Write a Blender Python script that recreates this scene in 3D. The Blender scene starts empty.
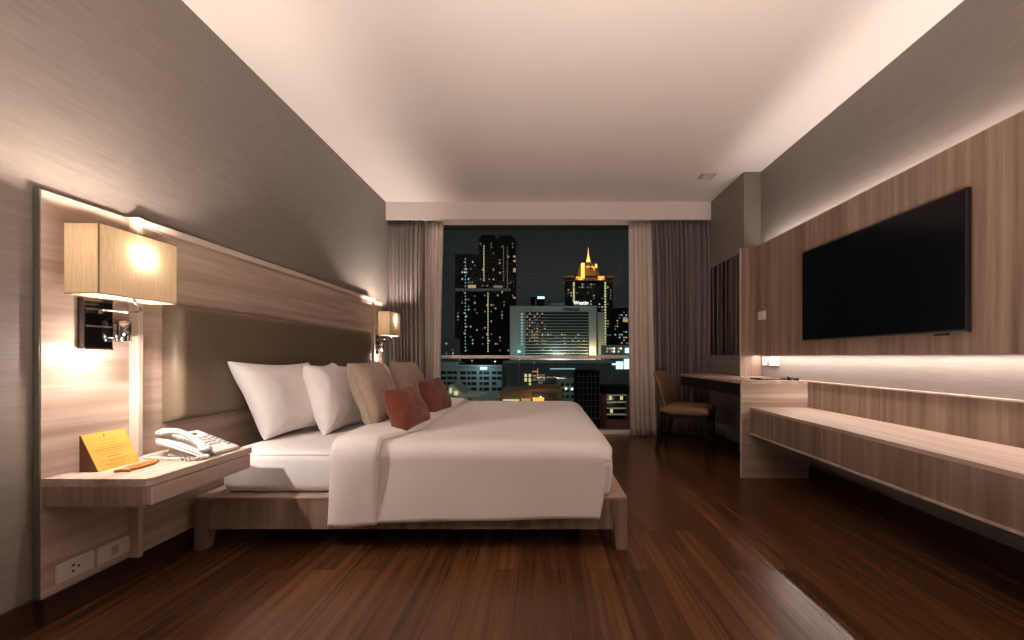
import bpy, bmesh, math, random
from mathutils import Vector, Matrix, noise as mn
R = random.Random(7)
col = bpy.context.scene.collection
F, VX, VY, EYE = 430.0, 542.0, 356.5, 0.97
PI = math.pi

# ------------------------------------------------------------------ materials
MATS = {}
def new_mat(name):
    m = bpy.data.materials.new(name); m.use_nodes = True
    nt = m.node_tree; nt.nodes.clear()
    out = nt.nodes.new('ShaderNodeOutputMaterial')
    MATS[name] = m
    return m, nt, out
def N(nt, t, **kw):
    n = nt.nodes.new(t)
    for k, v in kw.items():
        if k in n.inputs: n.inputs[k].default_value = v
        else: setattr(n, k, v)
    return n
def L(nt, a, b): nt.links.new(a, b)
def c4(c): return (c[0], c[1], c[2], 1)
def ramp(nt, stops):
    r = nt.nodes.new('ShaderNodeValToRGB')
    e = r.color_ramp.elements
    while len(e) > 1: e.remove(e[0])
    e[0].position, e[0].color = stops[0][0], c4(stops[0][1])
    for p, c in stops[1:]:
        x = e.new(p); x.color = c4(c)
    return r
def coords(nt, scale, rot=(0, 0, 0), src='Object'):
    t = N(nt, 'ShaderNodeTexCoord'); mp = N(nt, 'ShaderNodeMapping')
    mp.inputs['Scale'].default_value = scale; mp.inputs['Rotation'].default_value = rot
    L(nt, t.outputs[src], mp.inputs['Vector']); return mp.outputs['Vector']
def bsdf(nt, out, color=(.5, .5, .5), rough=.5, metal=0, spec=.5, coat=0, sheen=0):
    b = N(nt, 'ShaderNodeBsdfPrincipled')
    b.inputs['Base Color'].default_value = c4(color)
    b.inputs['Roughness'].default_value = rough
    b.inputs['Metallic'].default_value = metal
    b.inputs['Specular IOR Level'].default_value = spec
    b.inputs['Coat Weight'].default_value = coat
    b.inputs['Sheen Weight'].default_value = sheen
    L(nt, b.outputs[0], out.inputs[0]); return b
def plain(name, color, rough=.5, metal=0, spec=.5, coat=0, var=.06, scale=12, bump=0, sheen=0):
    m, nt, out = new_mat(name)
    b = bsdf(nt, out, color, rough, metal, spec, coat, sheen)
    v = coords(nt, (1, 1, 1))
    n = N(nt, 'ShaderNodeTexNoise', Scale=scale, Detail=3.0); L(nt, v, n.inputs['Vector'])
    lo = [c*(1-var) for c in color]; hi = [min(1, c*(1+var)) for c in color]
    r = ramp(nt, [(.3, lo), (.7, hi)]); L(nt, n.outputs['Fac'], r.inputs[0]); L(nt, r.outputs[0], b.inputs['Base Color'])
    if bump:
        bp = N(nt, 'ShaderNodeBump', Strength=bump, Distance=.01); L(nt, n.outputs['Fac'], bp.inputs['Height']); L(nt, bp.outputs[0], b.inputs['Normal'])
    return m
def wood(name, dark, mid, light, axis, rough=.42, band=.11, spec=.4, streak=1.0):
    """laminate wood, grain along axis; bands of slightly different boards across it"""
    m, nt, out = new_mat(name)
    b = bsdf(nt, out, mid, rough, 0, spec)
    s1 = [34, 34, 34]; s2 = [9, 9, 9]; s3 = [1/band]*3
    for s, k in ((s1, .9), (s2, .55), (s3, .12)): s[axis] = k
    n1 = N(nt, 'ShaderNodeTexNoise', Scale=1.0, Detail=5.0, Roughness=.65, Distortion=.4); L(nt, coords(nt, s1), n1.inputs['Vector'])
    n2 = N(nt, 'ShaderNodeTexNoise', Scale=1.0, Detail=3.0, Roughness=.5, Distortion=1.2); L(nt, coords(nt, s2), n2.inputs['Vector'])
    n3 = N(nt, 'ShaderNodeTexNoise', Scale=1.0, Detail=1.0); L(nt, coords(nt, s3), n3.inputs['Vector'])
    a = N(nt, 'ShaderNodeMath', operation='MULTIPLY'); L(nt, n1.outputs['Fac'], a.inputs[0]); a.inputs[1].default_value = .42
    a2 = N(nt, 'ShaderNodeMath', operation='MULTIPLY_ADD'); L(nt, n2.outputs['Fac'], a2.inputs[0]); a2.inputs[1].default_value = .33; L(nt, a.outputs[0], a2.inputs[2])
    a3 = N(nt, 'ShaderNodeMath', operation='MULTIPLY_ADD'); L(nt, n3.outputs['Fac'], a3.inputs[0]); a3.inputs[1].default_value = .3; L(nt, a2.outputs[0], a3.inputs[2])
    r = ramp(nt, [(.36, dark), (.52, mid), (.66, light)]); L(nt, a3.outputs[0], r.inputs[0]); L(nt, r.outputs[0], b.inputs['Base Color'])
    bp = N(nt, 'ShaderNodeBump', Strength=.08, Distance=.004); L(nt, n1.outputs['Fac'], bp.inputs['Height']); L(nt, bp.outputs[0], b.inputs['Normal'])
    return m
def emit(name, color, strength, sample=True):
    m, nt, out = new_mat(name)
    e = N(nt, 'ShaderNodeEmission', Strength=strength); e.inputs[0].default_value = c4(color)
    L(nt, e.outputs[0], out.inputs[0])
    if not sample: m.cycles.emission_sampling = 'NONE'
    return m

WD, WM, WL = (.235, .16, .12), (.38, .278, .222), (.52, .41, .345)
wood('wood_grain_y', WD, WM, WL, 1, band=.2)
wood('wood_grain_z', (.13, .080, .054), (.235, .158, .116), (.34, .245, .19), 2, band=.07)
wood('wood_grain_x', WD, WM, WL, 0, band=.2)
wood('wood_edge', (.38, .29, .235), (.5, .4, .33), (.6, .5, .42), 2)
wood('ledge_wood', (.42, .33, .275), (.5, .4, .33), (.56, .46, .40), 1)
wood('dark_baseboard', (.02, .009, .005), (.036, .016, .009), (.055, .026, .014), 1, rough=.35)
wood('card_wood', (.38, .185, .032), (.52, .275, .052), (.62, .37, .10), 1, rough=.5, band=.05)
wood('token_wood', (.22, .07, .015), (.38, .15, .035), (.50, .23, .07), 1, rough=.45, band=.03)
plain('card_side', (.13, .045, .022), .5)
plain('card_ink', (.10, .045, .015), .6)
plain('ceiling_paint', (.84, .77, .73), .9, var=.01, scale=3)
plain('pelmet_paint', (.82, .74, .70), .7, var=.01, scale=3)
plain('sheet_white', (.74, .71, .70), .85, var=.02, scale=30, sheen=.2)
plain('duvet_white', (.76, .70, .67), .8, var=.02, scale=60, sheen=.3, bump=.05)
plain('pillow_white', (.76, .72, .70), .85, var=.02, scale=40, sheen=.3)
plain('leatherette', (.125, .090, .058), .42, var=.05, scale=60, spec=.4, bump=.05)
plain('chair_leather', (.19, .11, .045), .42, var=.08, scale=50, bump=.05)
plain('black_wood', (.007, .005, .0045), .5, spec=.2)
plain('black_plastic', (.01, .01, .011), .3)
plain('tv_screen', (.003, .003, .004), .16, var=0, spec=.35)
plain('chrome', (.78, .77, .75), .1, metal=1, var=.02)
plain('black_chrome', (.10, .10, .11), .12, metal=1, var=.05)
plain('aluminium', (.20, .20, .18), .4, metal=.7, var=.04)
plain('phone_plastic', (.50, .475, .45), .35, var=.01)
plain('phone_key', (.2, .2, .21), .4, var=.02)
plain('phone_display', (.10, .12, .10), .2, var=.02)
plain('plate_white', (.66, .60, .53), .4, var=.02)
plain('socket_hole', (.02, .02, .02), .6)
plain('frame_paint', (.85, .78, .74), .45, var=.02)
plain('window_frame_dark', (.015, .02, .02), .5)
plain('sensor_plastic', (.42, .36, .32), .5)
plain('tray_leather', (.10, .06, .04), .4)
plain('mirror_glass', (.62, .60, .60), .02, metal=1, var=0)

def fabric(name, c, streak=.25, axis=1, scale=260, rough=.9, bump=.25, spec=.2, trans=0, transc=None):
    m, nt, out = new_mat(name)
    b = bsdf(nt, out, c, rough, 0, spec, sheen=.15)
    s = [scale]*3; s[axis] = scale/22
    n = N(nt, 'ShaderNodeTexNoise', Scale=1.0, Detail=3.0, Roughness=.6); L(nt, coords(nt, s), n.inputs['Vector'])
    s2 = [scale/5]*3; s2[axis] = scale/120
    n2 = N(nt, 'ShaderNodeTexNoise', Scale=1.0, Detail=2.0); L(nt, coords(nt, s2), n2.inputs['Vector'])
    a = N(nt, 'ShaderNodeMath', operation='MULTIPLY_ADD'); L(nt, n.outputs['Fac'], a.inputs[0]); a.inputs[1].default_value = .7
    a1 = N(nt, 'ShaderNodeMath', operation='MULTIPLY'); L(nt, n2.outputs['Fac'], a1.inputs[0]); a1.inputs[1].default_value = .3; L(nt, a1.outputs[0], a.inputs[2])
    r = ramp(nt, [(.35, [x*(1-streak) for x in c]), (.65, [min(1, x*(1+streak)) for x in c])])
    L(nt, a.outputs[0], r.inputs[0]); L(nt, r.outputs[0], b.inputs['Base Color'])
    if bump:
        bp = N(nt, 'ShaderNodeBump', Strength=bump, Distance=.003); L(nt, a.outputs[0], bp.inputs['Height']); L(nt, bp.outputs[0], b.inputs['Normal'])
    if trans:
        t = N(nt, 'ShaderNodeBsdfTranslucent'); t.inputs[0].default_value = c4(transc or c)
        if transc is None: L(nt, r.outputs[0], t.inputs[0])
        mx = N(nt, 'ShaderNodeMixShader'); mx.inputs[0].default_value = trans
        L(nt, b.outputs[0], mx.inputs[1]); L(nt, t.outputs[0], mx.inputs[2]); L(nt, mx.outputs[0], out.inputs[0])
    return m
fabric('wallpaper', (.162, .134, .116), .14, 1, 210, .55, .25, .35)
fabric('wallpaper_x', (.162, .134, .116), .14, 0, 210, .55, .25, .35)
fabric('drape_cloth', (.20, .16, .148), .12, 2, 200, .7, .1)
fabric('sheer_cloth', (.80, .70, .64), .06, 2, 300, .9, .05, trans=.12)
fabric('beige_cloth', (.31, .225, .175), .18, 2, 300, .85, .3)
fabric('rust_cloth', (.145, .038, .019), .3, 2, 300, .85, .3)
fabric('shade_cloth', (.55, .40, .24), .16, 2, 420, .9, .1, trans=.024)
plain('shade_edge', (.20, .13, .07), .7)
plain('shade_lining', (.85, .80, .74), .8)

def floor_mat():
    m, nt, out = new_mat('floor_planks')
    b = bsdf(nt, out, (.09, .03, .014), .3, 0, .32)
    t = N(nt, 'ShaderNodeTexCoord'); sp = N(nt, 'ShaderNodeSeparateXYZ'); L(nt, t.outputs['Object'], sp.inputs[0])
    cb = N(nt, 'ShaderNodeCombineXYZ'); L(nt, sp.outputs['Y'], cb.inputs[0]); L(nt, sp.outputs['X'], cb.inputs[1])
    br = N(nt, 'ShaderNodeTexBrick', Scale=1.0); br.offset = .37; br.offset_frequency = 2
    br.inputs['Brick Width'].default_value = 1.2; br.inputs['Row Height'].default_value = .105
    br.inputs['Mortar Size'].default_value = .0012; br.inputs['Mortar Smooth'].default_value = .3; br.inputs['Bias'].default_value = 0
    br.inputs['Color1'].default_value = (0, 0, 0, 1); br.inputs['Color2'].default_value = (1, 1, 1, 1); br.inputs['Mortar'].default_value = (.5, .5, .5, 1)
    L(nt, cb.outputs[0], br.inputs['Vector'])
    add = N(nt, 'ShaderNodeVectorMath', operation='MULTIPLY_ADD'); L(nt, br.outputs['Color'], add.inputs[0]); add.inputs[1].default_value = (7, 7, 7); L(nt, t.outputs['Object'], add.inputs[2])
    mp = N(nt, 'ShaderNodeMapping'); mp.inputs['Scale'].default_value = (30, .9, 1); L(nt, add.outputs[0], mp.inputs['Vector'])
    n = N(nt, 'ShaderNodeTexNoise', Scale=1.0, Detail=4.0, Roughness=.5, Distortion=.8); L(nt, mp.outputs[0], n.inputs['Vector'])
    mp2 = N(nt, 'ShaderNodeMapping'); mp2.inputs['Scale'].default_value = (14, .8, 1); L(nt, add.outputs[0], mp2.inputs['Vector'])
    n2 = N(nt, 'ShaderNodeTexNoise', Scale=1.0, Detail=3.0, Distortion=1.5); L(nt, mp2.outputs[0], n2.inputs['Vector'])
    r = ramp(nt, [(.28, (.046, .017, .0065)), (.5, (.095, .038, .0150)), (.72, (.155, .067, .028))])
    mx = N(nt, 'ShaderNodeMath', operation='MULTIPLY_ADD'); L(nt, n2.outputs['Fac'], mx.inputs[0]); mx.inputs[1].default_value = .45
    m1 = N(nt, 'ShaderNodeMath', operation='MULTIPLY'); L(nt, n.outputs['Fac'], m1.inputs[0]); m1.inputs[1].default_value = .55; L(nt, m1.outputs[0], mx.inputs[2])
    L(nt, mx.outputs[0], r.inputs[0])
    tint = N(nt, 'ShaderNodeMix', data_type='RGBA', blend_type='MULTIPLY')
    rr = ramp(nt, [(0, (.66, .64, .62)), (1, (1.15, 1.15, 1.15))]); L(nt, br.outputs['Color'], rr.inputs[0])
    tint.inputs[0].default_value = 1; L(nt, r.outputs[0], tint.inputs[6]); L(nt, rr.outputs[0], tint.inputs[7])
    dk = N(nt, 'ShaderNodeMix', data_type='RGBA'); L(nt, br.outputs['Fac'], dk.inputs[0]); L(nt, tint.outputs[2], dk.inputs[6]); dk.inputs[7].default_value = (.03, .012, .007, 1)
    L(nt, dk.outputs[2], b.inputs['Base Color'])
    b.inputs['Roughness'].default_value = .27
floor_mat()
def glass_mat():
    m, nt, out = new_mat('window_glass')
    tr = N(nt, 'ShaderNodeBsdfTransparent'); tr.inputs[0].default_value = (.9, .93, .92, 1)
    gl = N(nt, 'ShaderNodeBsdfGlossy', Roughness=.01); fr = N(nt, 'ShaderNodeFresnel', IOR=1.16)
    mx = N(nt, 'ShaderNodeMixShader'); L(nt, fr.outputs[0], mx.inputs[0]); L(nt, tr.outputs[0], mx.inputs[1]); L(nt, gl.outputs[0], mx.inputs[2]); L(nt, mx.outputs[0], out.inputs[0])
glass_mat()

# ------------------------------------------------------------------ mesh helpers
class MB:
    def __init__(s): s.bm = bmesh.new()
    def box(s, x0, x1, y0, y1, z0, z1, bev=0, seg=2, rot=None):
        b = bmesh.new(); bmesh.ops.create_cube(b, size=1)
        for v in b.verts: v.co = Vector(((x0+x1)/2 + v.co.x*(x1-x0), (y0+y1)/2 + v.co.y*(y1-y0), (z0+z1)/2 + v.co.z*(z1-z0)))
        if bev: bmesh.ops.bevel(b, geom=b.edges[:], offset=bev, segments=seg, affect='EDGES', profile=.5)
        if rot: bmesh.ops.transform(b, matrix=rot, verts=b.verts)
        return s.join(b)
    def join(s, b):
        me = bpy.data.meshes.new('t'); b.to_mesh(me); b.free(); s.bm.from_mesh(me); bpy.data.meshes.remove(me); return s
    def hexa(s, pts, bev=0):
        """8 points: bottom ring 4, top ring 4"""
        b = bmesh.new(); v = [b.verts.new(p) for p in pts]
        for f in ((3, 2, 1, 0), (4, 5, 6, 7), (0, 1, 5, 4), (1, 2, 6, 5), (2, 3, 7, 6), (3, 0, 4, 7)): b.faces.new([v[i] for i in f])
        if bev: bmesh.ops.bevel(b, geom=b.edges[:], offset=bev, segments=2, affect='EDGES')
        return s.join(b)
    def prism(s, poly, axis, a0, a1, bev=0):
        b = bmesh.new()
        def mk(p, a):
            q = list(p); q.insert(axis, a); return b.verts.new(q)
        A = [mk(p, a0) for p in poly]; B = [mk(p, a1) for p in poly]
        n = len(poly); b.faces.new(A); b.faces.new(B[::-1])
        for i in range(n): b.faces.new((A[i], B[i], B[(i+1) % n], A[(i+1) % n]))
        bmesh.ops.recalc_face_normals(b, faces=b.faces)
        if bev: bmesh.ops.bevel(b, geom=b.edges[:], offset=bev, segments=2, affect='EDGES')
        return s.join(b)
    def tube(s, pts, r, seg=10, taper=None):
        b = bmesh.new(); pts = [Vector(p) for p in pts]; rings = []
        up = Vector((.13, .21, .97)).normalized(); pn = None
        for i, p in enumerate(pts):
            t = (pts[min(i+1, len(pts)-1)] - pts[max(i-1, 0)]).normalized()
            if pn is None: pn = t.cross(up).normalized()
            pn = (pn - t*pn.dot(t)).normalized(); bn = t.cross(pn)
            rr = r if taper is None else r*taper[i]
            rings.append([b.verts.new(p + (pn*math.cos(2*PI*k/seg) + bn*math.sin(2*PI*k/seg))*rr) for k in range(seg)])
        for i in range(len(rings)-1):
            for k in range(seg): b.faces.new((rings[i][k], rings[i][(k+1) % seg], rings[i+1][(k+1) % seg], rings[i+1][k]))
        b.faces.new(rings[0][::-1]); b.faces.new(rings[-1])
        return s.join(b)
    def cyl(s, p0, p1, r, seg=20): return s.tube([p0, p1], r, seg)
    def sphere(s, c, r, sc=(1, 1, 1)):
        b = bmesh.new(); bmesh.ops.create_uvsphere(b, u_segments=20, v_segments=12, radius=r)
        for v in b.verts: v.co = Vector((v.co.x*sc[0], v.co.y*sc[1], v.co.z*sc[2])) + Vector(c)
        return s.join(b)
    def grid(s, fn, nu, nv, closed_u=False):
        b = bmesh.new()
        V = [[b.verts.new(fn(i/nu, j/nv)) for j in range(nv+1)] for i in range(nu+1)]
        for i in range(nu):
            for j in range(nv): b.faces.new((V[i][j], V[i+1][j], V[i+1][j+1], V[i][j+1]))
        return s.join(b)
    def build(s, name, mat, parent=None, smooth=False, loc=None, solid=0, sub=0):
        bmesh.ops.remove_doubles(s.bm, verts=s.bm.verts, dist=1e-5)
        bmesh.ops.recalc_face_normals(s.bm, faces=s.bm.faces)
        me = bpy.data.meshes.new(name); s.bm.to_mesh(me); s.bm.free()
        me.materials.append(MATS[mat])
        for p in me.polygons: p.use_smooth = smooth
        o = bpy.data.objects.new(name, me); col.objects.link(o)
        if loc is not None:
            for v in me.vertices: v.co -= Vector(loc)
            o.location = loc
        if parent: o.parent = parent
        if solid: m = o.modifiers.new('s', 'SOLIDIFY'); m.thickness = solid; m.offset = 0
        if sub: m = o.modifiers.new('u', 'SUBSURF'); m.levels = m.render_levels = sub
        return o
def empty(name, loc=(0, 0, 0), rz=0):
    o = bpy.data.objects.new(name, None); o.empty_display_size = .1; o.location = loc; o.rotation_euler.z = rz; col.objects.link(o); return o
def tag(o, label=None, cat=None, group=None, kind=None):
    if label: o['label'] = label
    if cat: o['category'] = cat
    if group: o['group'] = group
    if kind: o['kind'] = kind
    return o
def struct(o): o['kind'] = 'structure'; return o
def copy_tree(o, parent=None):
    c = o.copy(); col.objects.link(c)
    if parent: c.parent = parent
    for ch in list(o.children): copy_tree(ch, c)
    return c
def W(root):  # part meshes are authored in world metres, then moved under an empty
    return root
def adopt(root, *parts):
    for p in parts:
        p.parent = root; p.location = Vector(p.location) - Vector(root.location)

# ------------------------------------------------------------------ room shell
HC = 2.78; XL = -1.83; XR = 2.145; YB = -2.4; YP = 5.035; YW = 5.40
struct(MB().box(XL-.1, XR+.1, YB-.1, YW+.1, -.1, 0).build('floor', 'floor_planks'))
struct(MB().box(XL-.1, XR+.1, YB-.1, YW+.12, HC, HC+.1).build('ceiling', 'ceiling_paint'))
struct(MB().box(XL-.1, XL, YB, YW, 0, HC).build('wall_left', 'wallpaper'))
struct(MB().box(XR, XR+.1, YB, YW, 0, HC).build('wall_right', 'wallpaper'))
struct(MB().box(XL-.1, XR+.1, YB-.1, YB, 0, HC).build('wall_near', 'wallpaper_x'))
# boxed-out right wall beside the window, and the bulkhead above the mirror
struct(MB().box(1.98, XR, 4.215, YW, .0, HC, ).build('wall_alcove', 'wallpaper'))
struct(MB().box(XL, XR, YP, YP+.03, 2.574, HC).build('trim_1', 'pelmet_paint'))
w = MB(); w.box(XL, XR, YW-.02, YW+.1, 2.615, HC); struct(w.build('wall_far', 'pelmet_paint'))
b = MB(); b.box(XL, XL+.014, YB, YP+.3, 0, .10, .002); b.box(XL+.012, -1.79, 1.545, 4.83, 0, .095, .002)
struct(b.build('baseboard_left', 'dark_baseboard'))
b = MB(); b.box(XR-.016, XR, YB, 4.215, 0, .10, .002); b.box(1.966, 1.98, 4.215, YW-.03, 0, .10, .002)
struct(b.build('baseboard_right', 'dark_baseboard'))
win = struct(empty('window_1', (0, YW, 0)))
f = MB(); f.box(XL, XL+.35, YW-.02, YW+.08, 0, 2.615); f.box(1.70, 1.98, YW-.02, YW+.08, 0, 2.615)
f.box(XL+.35, 1.70, YW-.04, YW+.08, 0, .045, .004)
f1 = f.build('window_frame', 'frame_paint')
f = MB(); f.box(XL+.3, 1.75, YW-.015, YW+.05, 2.575, 2.615)
f4 = f.build('frame_head', 'window_frame_dark')
f2 = MB().box(XL+.35, 1.70, YW-.035, YW+.03, .945, .985, .006).build('transom', 'frame_paint')
f3 = MB().box(XL+.35, 1.70, YW+.005, YW+.013, .045, 2.58).build('pane', 'window_glass')
adopt(win, f1, f2, f3, f4)

# ------------------------------------------------------------------ lamp panels, headboard
def lamp_panel(y0, y1, label, fin_first):
    r = empty('wall_panel', (-1.80, (y0+y1)/2, .095))
    tag(r, label, 'wall panel', 'lamp panels beside the headboard')
    p = MB().box(-1.822, -1.80, y0, y1, .095, 1.572, .001).build('panel_board', 'wood_grain_y')
    e = MB().box(-1.823, -1.803, y0-.004, y0, .095, 1.576).build('metal_edge', 'aluminium')
    a, c = (y0-.024, y0) if fin_first else (y1, y1+.024)
    q = MB().box(-1.825, -1.76, a, c, .092, 1.578, .002).build('fin', 'wood_edge')
    adopt(r, p, e, q); return r
lamp_panel(1.545, 1.874, 'tall pale wood wall panel behind the near lamp and bedside shelf', False)
lamp_panel(4.545, 4.84, 'tall wood wall panel lit up behind the far lamp by the curtain', True)
hb = empty('headboard', (-1.80, 3.2, .09))
tag(hb, 'long wooden headboard on the left wall with brown padded cushion', 'headboard')
HY0, HY1 = 1.899, 4.52
p1 = MB().box(-1.824, -1.785, HY0, HY1, .095, 1.545, .002).build('wood_back', 'wood_grain_y')
p2 = MB().box(-1.826, -1.762, HY0, HY1, 1.545, 1.578, .005).build('top_ledge', 'ledge_wood')
def pad(u, v):
    y = 2.02 + (4.33-2.02)*u; z = .656 + (1.225-.656)*v
    eu = min(u, 1-u)*(4.33-2.02); ev = min(v, 1-v)*.57
    du = min(1, eu/.04); dv = min(1, ev/.035)
    x = -1.79 + .085*math.sqrt(max(0, 1-(1-du)**2.2))*math.sqrt(max(0, 1-(1-dv)**2.2))
    return (x, y, z)
def pad_uv(i, n, w, e):
    return i
b = MB()
def warp(u, e):  # denser samples close to the edges
    return .5-.5*math.cos(PI*u)
b.grid(lambda u, v: pad(warp(warp(u, 0), 0), warp(v, 0)), 60, 30)
p3 = b.build('padded_cushion', 'leatherette', smooth=True)
p3['label'] = 'brown padded leather cushion'
adopt(hb, p1, p2, p3)

# ------------------------------------------------------------------ bedside wall lamps
def make_lamp(loc):
    r = empty('wall_lamp', loc)   # origin on panel face, centre of back plate
    X0 = .13; X1 = .25; Y0 = -.215; Y1 = .106; Z0 = .095; Z1 = .345   # relative to (-1.80, 1.718, 1.095)
    t = .003
    s = MB()
    ring = [(X0, Y0), (X1, Y0), (X1, Y1), (X0, Y1)]
    A = [s.bm.verts.new((x, y, Z0)) for x, y in ring]; B = [s.bm.verts.new((x, y, Z1)) for x, y in ring]
    for i in range(4): s.bm.faces.new((A[i], A[(i+1) % 4], B[(i+1) % 4], B[i]))
    sh = s.build('lamp_shade', 'shade_cloth', r)
    s = MB()
    for z in (Z0, Z1-.003):
        s.box(X1-.004, X1+.0015, Y0-.001, Y1+.001, z, z+.003); s.box(X0-.001, X0+.004, Y0-.001, Y1+.001, z, z+.003)
        s.box(X0, X1, Y0-.0015, Y0+.004, z, z+.003); s.box(X0, X1, Y1-.004, Y1+.0015, z, z+.003)
    s.box(X1-.002, X1+.0012, Y0-.0012, Y0+.003, Z0, Z1)
    s.build('trim', 'shade_edge', sh)
    s = MB(); cx, cy = .220, -.045
    s.tube([(cx, Y0+.002, Z0+.16), (cx, Y1-.002, Z0+.16)], .002, 6)
    s.build('shade_bar', 'chrome', sh)
    MB().sphere((cx, cy, .258), .024).build('bulb', 'bulb_glow', r, smooth=True)
    MB().cyl((cx, cy, .20), (cx, cy, .24), .012).build('socket', 'plate_white', r)
    p = MB(); p.box(0, .03, -.054, .056, -.095, .105, .002)
    pl = p.build('back_plate', 'black_chrome', r)
    for z in (.062, -.005): MB().box(.03, .033, -.05, .052, z-.003, z+.003, .001).build('chrome_bar', 'chrome', pl)
    MB().box(.028, .032, -.054, .056, .092, .105).build('chrome_cap', 'chrome', pl)
    MB().box(.028, .031, -.054, .056, -.097, -.09).build('chrome_cap', 'chrome', pl)
    MB().box(.03, .038, -.008, .008, .046, .058, .002).build('switch', 'chrome', pl)
    a = MB()
    pts = [(.03, .01, .062), (.06, .05, .06), (.10, .075, .06), (.15, .05, .065), (.185, 0, .075), (.2, -.03, .095), (.205, -.05, .13), (.205, -.05, .21)]
    sm = []
    for i in range(len(pts)-1):
        for q in range(5):
            t_ = q/5; P = [Vector(pts[max(0, min(len(pts)-1, i+d))]) for d in (-1, 0, 1, 2)]
            sm.append(.5*((2*P[1]) + (-P[0]+P[2])*t_ + (2*P[0]-5*P[1]+4*P[2]-P[3])*t_**2 + (-P[0]+3*P[1]-3*P[2]+P[3])*t_**3))
    a.tube(sm, .005, 10); a.build('arm', 'chrome', r, smooth=True)
    g = MB(); g.box(.028, .045, .044, .062, -.05, .01, .003); g.build('reading_bracket', 'chrome', r)
    g = MB(); g.tube([(.055, .074, -.063), (.055, .074, -.06), (.055, .074, .018), (.055, .074, .022)], .026, 24, [.9, 1, 1, .9])
    h = g.build('reading_light', 'chrome', r, smooth=True)
    MB().cyl((.055, .074, .02), (.055, .074, .026), .021).build('cap', 'chrome', h)
    return r
emit('bulb_glow', (1.0, .84, .72), 1500)
l1 = make_lamp((-1.80, 1.718, 1.095))
tag(l1, 'near wall lamp with long tan box shade above the bedside shelf', 'lamp', 'box-shade wall lamps')
l2 = copy_tree(l1); l2.location = (-1.80-.02, 4.655, 1.095)
tag(l2, 'far wall lamp with small glowing box shade beside the left curtain', 'lamp', 'box-shade wall lamps')

# ------------------------------------------------------------------ floating bedside shelf and what is on it
ns = empty('bedside_shelf', (-1.61, 1.8, .43))
tag(ns, 'floating pale wood bedside shelf with a drawer under the near lamp', 'bedside table')
t = MB().prism([(-1.80, 1.545), (-1.425, 1.545), (-1.41, 1.565), (-1.41, 2.09), (-1.784, 2.09), (-1.784, 1.8985), (-1.759, 1.8985), (-1.759, 1.8735), (-1.80, 1.8735)], 2, .502, .53, .001).build('top_board', 'wood_grain_y')
c = MB().prism([(-1.80, 1.545), (-1.434, 1.545), (-1.434, 2.08), (-1.784, 2.08), (-1.784, 1.8985), (-1.759, 1.8985), (-1.759, 1.8735), (-1.80, 1.8735)], 2, .43, .502, .0005).build('carcass', 'wood_grain_z')
d = MB().box(-1.434, -1.414, 1.562, 2.085, .432, .498, .002).build('drawer_front', 'wood_grain_y')
d2 = MB().box(-1.4335, -1.4145, 1.557, 1.563, .433, .497).build('edge', 'wood_edge')
adopt(ns, t, c, d, d2); d2.parent = d; d2.location = (0, 0, 0); 

def plate(loc, label, holes):
    r = MB().prism([(-.068, -.035), (.068, -.035), (.069, 0), (.068, .035), (-.068, .035), (-.069, 0)], 0, 0, .009, .003)
    o = r.build('wall_socket' if holes else 'data_socket', 'plate_white'); o.location = loc
    tag(o, label, 'socket')
    if holes:
        MB().cyl((.009, -.012, .011), (.0098, -.012, .011), .005, 10).build('hole', 'socket_hole', o)
        MB().cyl((.009, -.012, -.011), (.0098, -.012, -.011), .005, 10).build('hole', 'socket_hole', o)
        MB().cyl((.009, .008, .0), (.0098, .008, .0), .0045, 10).build('hole', 'socket_hole', o)
    else:
        MB().box(.009, .0105, -.014, .014, -.02, .02, .001).build('jack', 'sensor_plastic', o)
    return o
plate((-1.80, 1.655, .162), 'white three-hole power socket low on the panel, nearer the camera', True)
plate((-1.80, 1.803, .160), 'white data outlet low on the panel beside the wood fin', False)

# wooden wedge card
wc = empty('tent_card', (-1.72, 1.715, .53))
tag(wc, 'yellow wooden wedge card with printed text on the bedside shelf', 'card')
MBc = MB().prism([(-.04, 0), (.032, 0), (-.036, .138), (-.04, .138)], 1, -.08, .088, .0008)
MBc.build('block', 'card_side', wc)
# face board on the sloping side
nrm = Vector((.138, 0, .068)).normalized(); a0 = Vector((.032, 0, 0)); a1 = Vector((-.036, 0, .138)); sl = (a1-a0).normalized(); slen = (a1-a0).length
def face_pt(y, s_, h): return a0 + sl*s_ + nrm*h + Vector((0, y, 0))
def on_face(mb, y0, y1, s0, s1, h0, h1):
    mb.hexa([face_pt(y0, s0, h0), face_pt(y1, s0, h0), face_pt(y1, s1, h0), face_pt(y0, s1, h0), face_pt(y0, s0, h1), face_pt(y1, s0, h1), face_pt(y1, s1, h1), face_pt(y0, s1, h1)])
fb = MB(); on_face(fb, -.08, .088, .001, slen, .0005, .0025); fbo = fb.build('face_board', 'card_wood', wc)
fbo['label'] = 'yellow printed wooden face'
ink = MB(); R2 = random.Random(3)
rows = [(.118, -.02, .05, .0012), (.105, -.03, .035, .0012), (.092, -.045, .05, .0012), (.082, -.055, .062, .0018), (.072, -.055, .068, .0018), (.062, -.045, .05, .0014),
        (.048, -.025, .03, .003), (.036, -.055, .062, .0016), (.030, -.02, .04, .002), (.018, -.045, .055, .0016), (.012, -.03, .03, .0014)]
for s_, y0, y1, h in rows:
    y = y0
    while y < y1:
        wl = R2.uniform(.004, .011); on_face(ink, y, min(y1, y+wl), s_, s_+h, .0025, .003); y += wl+R2.uniform(.0018, .003)
on_face(ink, -.006, .001, .134, .137, .0025, .003); on_face(ink, -.002, .001, .137, .147, .0025, .003); on_face(ink, .001, .005, .14, .143, .0025, .003)
ink.build('lettering', 'card_ink', fbo)
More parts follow.
